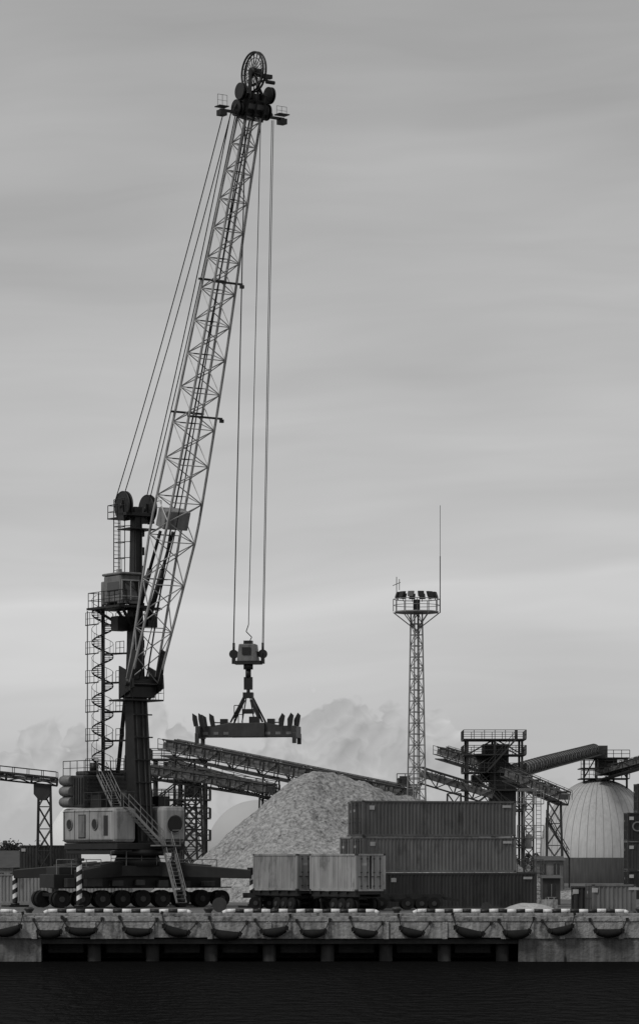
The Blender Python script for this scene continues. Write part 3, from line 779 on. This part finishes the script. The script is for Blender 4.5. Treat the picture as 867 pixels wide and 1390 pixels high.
tube_gallery([at(838,1044,500),at(900,1024,520)],.85)

e=empty('steel_column',at(717,1236,252)*1.0); c=at(717,1234,252); H=at(717,1072,252).z; m=MB()
st=[]
for i in range(13):
    z=H*i/12; st.append([V((c.x+a*.35,c.y+b*.35,z)) for a,b in ((-1,-1),(1,-1),(1,1),(-1,1))])
m.lattice(st,.06,.035); m.abox(c.x-.7,c.x+.7,c.y-.5,c.y+.9,H,H+.08)
for i in range(int(H/.32)): m.cyl((c.x+.55,c.y-.4,.3+i*.32),(c.x+.9,c.y-.4,.3+i*.32),.02,n=4)
for dx in (.55,.9): m.cyl((c.x+dx,c.y-.4,0),(c.x+dx,c.y-.4,H),.03,n=5)
m.abox(c.x-.25,c.x+.2,c.y-.55,c.y-.36,H*.5,H*.62)
for z in (2.6,5.2,7.8): m.abox(c.x-.9,c.x+1.1,c.y-.6,c.y+.9,z,z+.06); m.rail([(c.x-.9,c.y-.6,z),(c.x+1.1,c.y-.6,z)],1,.03,.6)
m.build('lattice_column',MAST,e)

def building(u0,u1,vt,d,dep,paint,name,rows=1,cols=2,roof=.5):
    a=at(u0,vt,d); b=at(u1,vt,d); e=empty(name,((a.x+b.x)/2,a.y,0)); H=a.z
    m=MB(); m.abox(a.x,b.x,a.y,a.y+dep,0,H); m.build('walls',paint,e)
    m=MB(); ym=a.y+dep/2
    m.prism([(a.x-.2,a.y-.3,H),(a.x-.2,a.y+dep+.3,H),(a.x-.2,ym,H+roof)],(b.x-a.x+.4,0,0)); m.build('roof',DARK2,e)
    m=MB(); f=MB(); W_=(b.x-a.x)/cols
    for r in range(rows):
        for c_ in range(cols):
            x_=a.x+W_*(c_+.5); z_=(H/rows)*(r+.55); m.abox(x_-W_*.22,x_+W_*.22,a.y-.03,a.y+.05,z_-.5,z_+.5)
            f.abox(x_-W_*.26,x_+W_*.26,a.y-.1,a.y-.002,z_-.62,z_-.52); f.abox(x_-.03,x_+.03,a.y-.06,a.y-.032,z_-.5,z_+.5)
    m.build('windows',GLASS,e); f.build('sills',MIDG,e)
building(727,764,1168,300,6,MIDG,'site_office',2,2,.4)
building(736,760,1192,262,3,DARK2,'site_office',1,1,.2)
building(-70,26,1178,420,14,MIDG,'warehouse',1,6,2.2)
building(560,640,1150,640,20,MIDG,'warehouse',1,6,2)
building(885,990,1140,420,20,MIDG,'warehouse',1,6,2)
e=empty('dome_service_stair',at(770,1150,470)); m=MB(); stairs(m,at(741,1110,415),at(772,1165,415),V((0,1,0))); m.cyl(at(741,1110,415),V((at(741,1110,415).x,at(741,1110,415).y,0)),.12,n=6); m.cyl(at(772,1165,415),V((at(772,1165,415).x,at(772,1165,415).y,0)),.12,n=6); m.build('flight',CONV,e)

# ================================================================ floodlight mast
D=300; c=at(565,1234,D); zt=at(0,832,D).z; e=empty('floodlight_mast',(c.x,c.y,0)); m=MB(); st=[]
n=26; rr=math.radians(25)
for i in range(n+1):
    z=zt*i/n; h=.86-(.86-.45)*i/n
    st.append([V((c.x+h*1.0*math.cos(rr+math.pi/2*k+math.pi/4)*1.2,c.y+h*1.2*math.sin(rr+math.pi/2*k+math.pi/4),z)) for k in range(4)])
m.lattice(st,.08,.04,cross=False); m.cyl((c.x+.1,c.y,0),(c.x+.1,c.y,zt),.05,n=5)
m.build('lattice_tower',MAST,e)
m=MB(); m.cyl((c.x,c.y,zt),(c.x,c.y,zt+.14),2.05,n=10)
pl=[V((c.x+2.1*math.cos(2*math.pi*i/12),c.y+2.1*math.sin(2*math.pi*i/12),zt+.14)) for i in range(13)]
m.rail(pl,1.1,.035,1); 
for i in range(0,12,2): m.cyl(pl[i]-Z*.1,(c.x,c.y,zt-1.6),.05,n=5)
m.build('platform',MAST,e)
m=MB()
for i in range(12):
    a=2*math.pi*i/12+.2; o_=V((math.cos(a),math.sin(a),0)); q_=V((c.x,c.y,zt+1.45))+o_*1.75
    m.cyl(q_-Z*.3,q_,.03,n=4); m.box(q_+Z*.18,o_*.14,V((-o_.y,o_.x,0))*.26,(Z*.24-o_*.08)); 
m.box((c.x,c.y,zt+.7),(.3,0,0),(0,.3,0),(0,0,.5))
m.build('floodlights',DARK,e)
m=MB(); a=at(597,832,D); m.cyl((a.x,c.y,zt),(a.x,c.y,at(0,755,D).z),.045,n=5); m.cyl((a.x,c.y,at(0,755,D).z),(a.x,c.y,at(0,686,D).z),.025,n=5)
a=at(538,832,D); zz=at(0,783,D).z; m.cyl((a.x,c.y,zt),(a.x,c.y,zz),.035,n=5); m.cyl((a.x-.35,c.y,zz-.8),(a.x+.35,c.y,zz-.5),.03,n=5); m.cyl((a.x+.25,c.y,zz-1.2),(a.x+.25,c.y,zz-.2),.03,n=5)
m.build('antennas',DARK,e)

e=empty('transfer_tower',at(548,1085,322)); m=MB(); 
for u in (541,554):
    a=at(u,1056,322); m.beam((a.x,a.y,0),a,.25,.25)
a=at(538,1066,322); b=at(572,1066,322); m.abox(a.x,b.x,a.y-1,a.y+2,a.z,a.z+.1); m.rail([V((a.x,a.y-1,a.z)),V((b.x,a.y-1,a.z))],1.1,.04,.8)
m.abox(a.x+.3,a.x+1.3,a.y,a.y+1,a.z,a.z+.9); m.build('frame',CONV,e)

# ================================================================ distant trees
def trees(name,x0,x1,y,hmin,hmax,cnt):
    m=MB(); tr=MB()
    for i in range(cnt):
        X=random.uniform(x0,x1); Y=y+random.uniform(-12,12); H=random.uniform(hmin,hmax); R_=H*random.uniform(.22,.34)
        tr.cyl((X,Y,0),(X,Y,H*.6),.22,.1,n=5)
        for c_ in range(8):
            cc=V((X,Y,H*.62))+V((random.uniform(-1,1)*R_,random.uniform(-1,1)*R_,random.uniform(-.5,1)*H*.3))
            tr.cyl((X,Y,H*.4),cc,.08,.03,n=4)
            for k in range(26):
                v=V((random.gauss(0,1),random.gauss(0,1),random.gauss(0,1))); v=cc+v*R_*.27; s_=random.uniform(.25,.5)
                a=V((random.uniform(-1,1),random.uniform(-1,1),random.uniform(-1,1)))*s_; b=V((random.uniform(-1,1),random.uniform(-1,1),random.uniform(-1,1)))*s_
                m.poly([v-a,v-b,v+a,v+b])
    e=empty(name,((x0+x1)/2,y,0)); m.build('leaves',LEAF,e); tr.build('trunks',mat('bark',.04,.9),e)
trees('distant_trees',-95,-68,560,5.5,8.0,34)
trees('distant_trees',-75,95,600,4.5,6.5,70)

# ================================================================ small quay items
def drum(u,d,r=.6):
    p=at(u,1234,d); e=empty('cable_drum',(p.x,p.y,0)); m=MB(); c_=V((p.x,p.y,r))
    for s_ in (-.4,.4): m.cyl(c_+V((0,s_-.04,0)),c_+V((0,s_+.04,0)),r,n=24)
    m.cyl(c_-V((0,.4,0)),c_+V((0,.4,0)),r*.55,n=16); m.build('drum',DARK2,e)
drum(660,226,.35); drum(298,228,.5)
for u,d in ((737,236),(748,237)):
    p=at(u,1234,d); e=empty('concrete_block',(p.x,p.y,0)); m=MB(); m.abox(p.x-.45,p.x+.45,p.y,p.y+.6,0,.75); m.cyl((p.x-.2,p.y+.3,.75),(p.x-.2,p.y+.3,.9),.04); m.cyl((p.x+.2,p.y+.3,.75),(p.x+.2,p.y+.3,.9),.04); m.build('block',CONC,e,bevel=.05)

# ================================================================ light, sky
sunv=V((-.62,-.55,.85)).normalized()
sl=bpy.data.lights.new('sun','SUN'); sl.energy=1.5; sl.angle=math.radians(12); sl.color=(1,.99,.97)
so=bpy.data.objects.new('sun',sl); scene.collection.objects.link(so); so.rotation_euler=(-sunv).to_track_quat('-Z','Y').to_euler()
wd=bpy.data.worlds.new('World'); scene.world=wd; wd.use_nodes=True; nt=wd.node_tree; L=nt.links.new
try: wd.cycles.sampling_method='NONE'
except Exception: pass
bg=nt.nodes['Background']
sky=N(nt,'ShaderNodeTexSky'); sky.sky_type='NISHITA'; sky.sun_disc=False; sky.sun_elevation=math.asin(sunv.z); sky.sun_rotation=math.atan2(sunv.x,sunv.y)
bw=N(nt,'ShaderNodeRGBToBW'); L(sky.outputs[0],bw.inputs[0]); skyg=M(nt,'MULTIPLY',bw.outputs[0],.08)
tc=N(nt,'ShaderNodeTexCoord'); sp=N(nt,'ShaderNodeSeparateXYZ'); L(tc.outputs['Generated'],sp.inputs[0])
X,Y,ZZ=sp.outputs
az=M(nt,'ARCTAN2',X,Y); hyp=M(nt,'SQRT',M(nt,'ADD',M(nt,'MULTIPLY',X,X),M(nt,'MULTIPLY',Y,Y))); el=M(nt,'DIVIDE',ZZ,M(nt,'MAXIMUM',hyp,.02))
def vec(a,b,c=0.0):
    n=N(nt,'ShaderNodeCombineXYZ')
    for i,x_ in enumerate((a,b,c)):
        if isinstance(x_,(int,float)): n.inputs[i].default_value=x_
        else: L(x_,n.inputs[i])
    return n.outputs[0]
def nz(v,scale,det=4,rough=.5):
    n=N(nt,'ShaderNodeTexNoise'); n.noise_dimensions='2D'; n.inputs['Scale'].default_value=scale; n.inputs['Detail'].default_value=det; n.inputs['Roughness'].default_value=rough; L(v,n.inputs['Vector']); return n.outputs['Fac']
def lin(s): s/=255; return ((s+.055)/1.055)**2.4
wob=M(nt,'MULTIPLY',M(nt,'SUBTRACT',nz(vec(M(nt,'MULTIPLY',az,6),M(nt,'MULTIPLY',el,20)),1.5,2),.5),.018)
el2=M(nt,'ADD',M(nt,'SUBTRACT',el,M(nt,'MULTIPLY',az,.05)),wob)
cr=N(nt,'ShaderNodeValToRGB'); L(M(nt,'DIVIDE',el2,.28,True),cr.inputs[0])
stops=[(0,186),(.023,189),(.05,196),(.062,204),(.078,209),(.084,197),(.10,192),(.135,189),(.17,182),(.214,174),(.259,168)]
els=cr.color_ramp.elements
while len(els)<len(stops): els.new(.5)
for e_,(v_,g_) in zip(els,stops):
    e_.position=v_/.28; l_=lin(g_); e_.color=(l_,l_,l_,1)
sb=N(nt,'ShaderNodeRGBToBW'); L(cr.outputs[0],sb.inputs[0]); base=sb.outputs[0]
stk=nz(vec(M(nt,'MULTIPLY',az,7),M(nt,'MULTIPLY',el2,60)),1.0,3,.6)
stk2=nz(vec(M(nt,'MULTIPLY',az,5),M(nt,'ADD',M(nt,'MULTIPLY',el2,26),7.0)),1.0,2,.5)
mul=M(nt,'ADD',1.0,M(nt,'ADD',M(nt,'MULTIPLY',M(nt,'SUBTRACT',stk,.5),.22),M(nt,'MULTIPLY',M(nt,'SUBTRACT',stk2,.5),.36)))
base=M(nt,'MULTIPLY',base,mul)
# cumulus bank low over the horizon
cr2=N(nt,'ShaderNodeValToRGB'); L(M(nt,'DIVIDE',M(nt,'ADD',az,.1),.2,True),cr2.inputs[0])
hp=[(0,1000),(60,985),(110,970),(165,1005),(205,945),(240,955),(290,1035),(365,980),(425,940),(480,932),(530,942),(560,990),(592,965),(630,1015),(700,1050),(867,1060)]
els=cr2.color_ramp.elements
while len(els)<len(hp): els.new(.5)
for e_,(u_,v_) in zip(els,hp):
    e_.position=((u_-433.5)/4500+.1)/.2; h_=(1165-v_)/4500/.06; e_.color=(h_,h_,h_,1)
hb=N(nt,'ShaderNodeRGBToBW'); L(cr2.outputs[0],hb.inputs[0]); Hc=M(nt,'MULTIPLY',hb.outputs[0],.06)
def vor(v,sc):
    n=N(nt,'ShaderNodeTexVoronoi'); n.voronoi_dimensions='2D'; n.feature='F1'; n.inputs['Scale'].default_value=sc
    L(v,n.inputs['Vector']); return n.outputs['Distance']
w1=M(nt,'MULTIPLY',M(nt,'SUBTRACT',nz(vec(az,el),70,3),.5),.02)
def billow(a_,e_):
    v_=vec(M(nt,'ADD',a_,w1),M(nt,'ADD',e_,w1))
    d1=vor(v_,95); d2=vor(v_,230)
    return M(nt,'ADD',M(nt,'MULTIPLY',M(nt,'SUBTRACT',1.0,M(nt,'MULTIPLY',d1,d1)),.7),M(nt,'MULTIPLY',M(nt,'SUBTRACT',1.0,M(nt,'MULTIPLY',d2,d2)),.3))
bil=billow(az,el)
bil2=billow(M(nt,'ADD',az,.0014),M(nt,'SUBTRACT',el,.002))
mid=nz(vec(az,el),42,3)
hgt=M(nt,'ADD',Hc,M(nt,'ADD',M(nt,'MULTIPLY',M(nt,'SUBTRACT',bil,.86),.014),M(nt,'MULTIPLY',M(nt,'SUBTRACT',mid,.5),.02)))
msk=M(nt,'DIVIDE',M(nt,'SUBTRACT',hgt,el),.0016,True)
fade=M(nt,'DIVIDE',M(nt,'SUBTRACT',el,.004),.028,True)
msk=M(nt,'MULTIPLY',msk,M(nt,'MULTIPLY',fade,.85))
shadec=M(nt,'ADD',lin(183),M(nt,'MULTIPLY',M(nt,'SUBTRACT',bil,bil2),.32))
shadec=M(nt,'ADD',shadec,M(nt,'MULTIPLY',M(nt,'SUBTRACT',mid,.5),.28))
tot=M(nt,'ADD',M(nt,'MULTIPLY',base,M(nt,'SUBTRACT',1.0,msk)),M(nt,'MULTIPLY',shadec,msk))
tot=M(nt,'ADD',M(nt,'MULTIPLY',tot,.92),M(nt,'MULTIPLY',skyg,.08))
L(vec(tot,tot,tot),bg.inputs['Color']); bg.inputs['Strength'].default_value=1.0

# ================================================================ camera
cd=bpy.data.cameras.new('camera'); co=bpy.data.objects.new('camera',cd); scene.collection.objects.link(co); scene.camera=co
co.location=(0,-250,HC); co.rotation_euler=(math.pi/2,0,0)
cd.sensor_fit='VERTICAL'; cd.sensor_height=36; cd.lens=36*FP/1390; cd.shift_y=470/1390; cd.clip_start=1; cd.clip_end=8000
scene.view_settings.view_transform='Standard'; scene.view_settings.look='None'; scene.view_settings.exposure=0
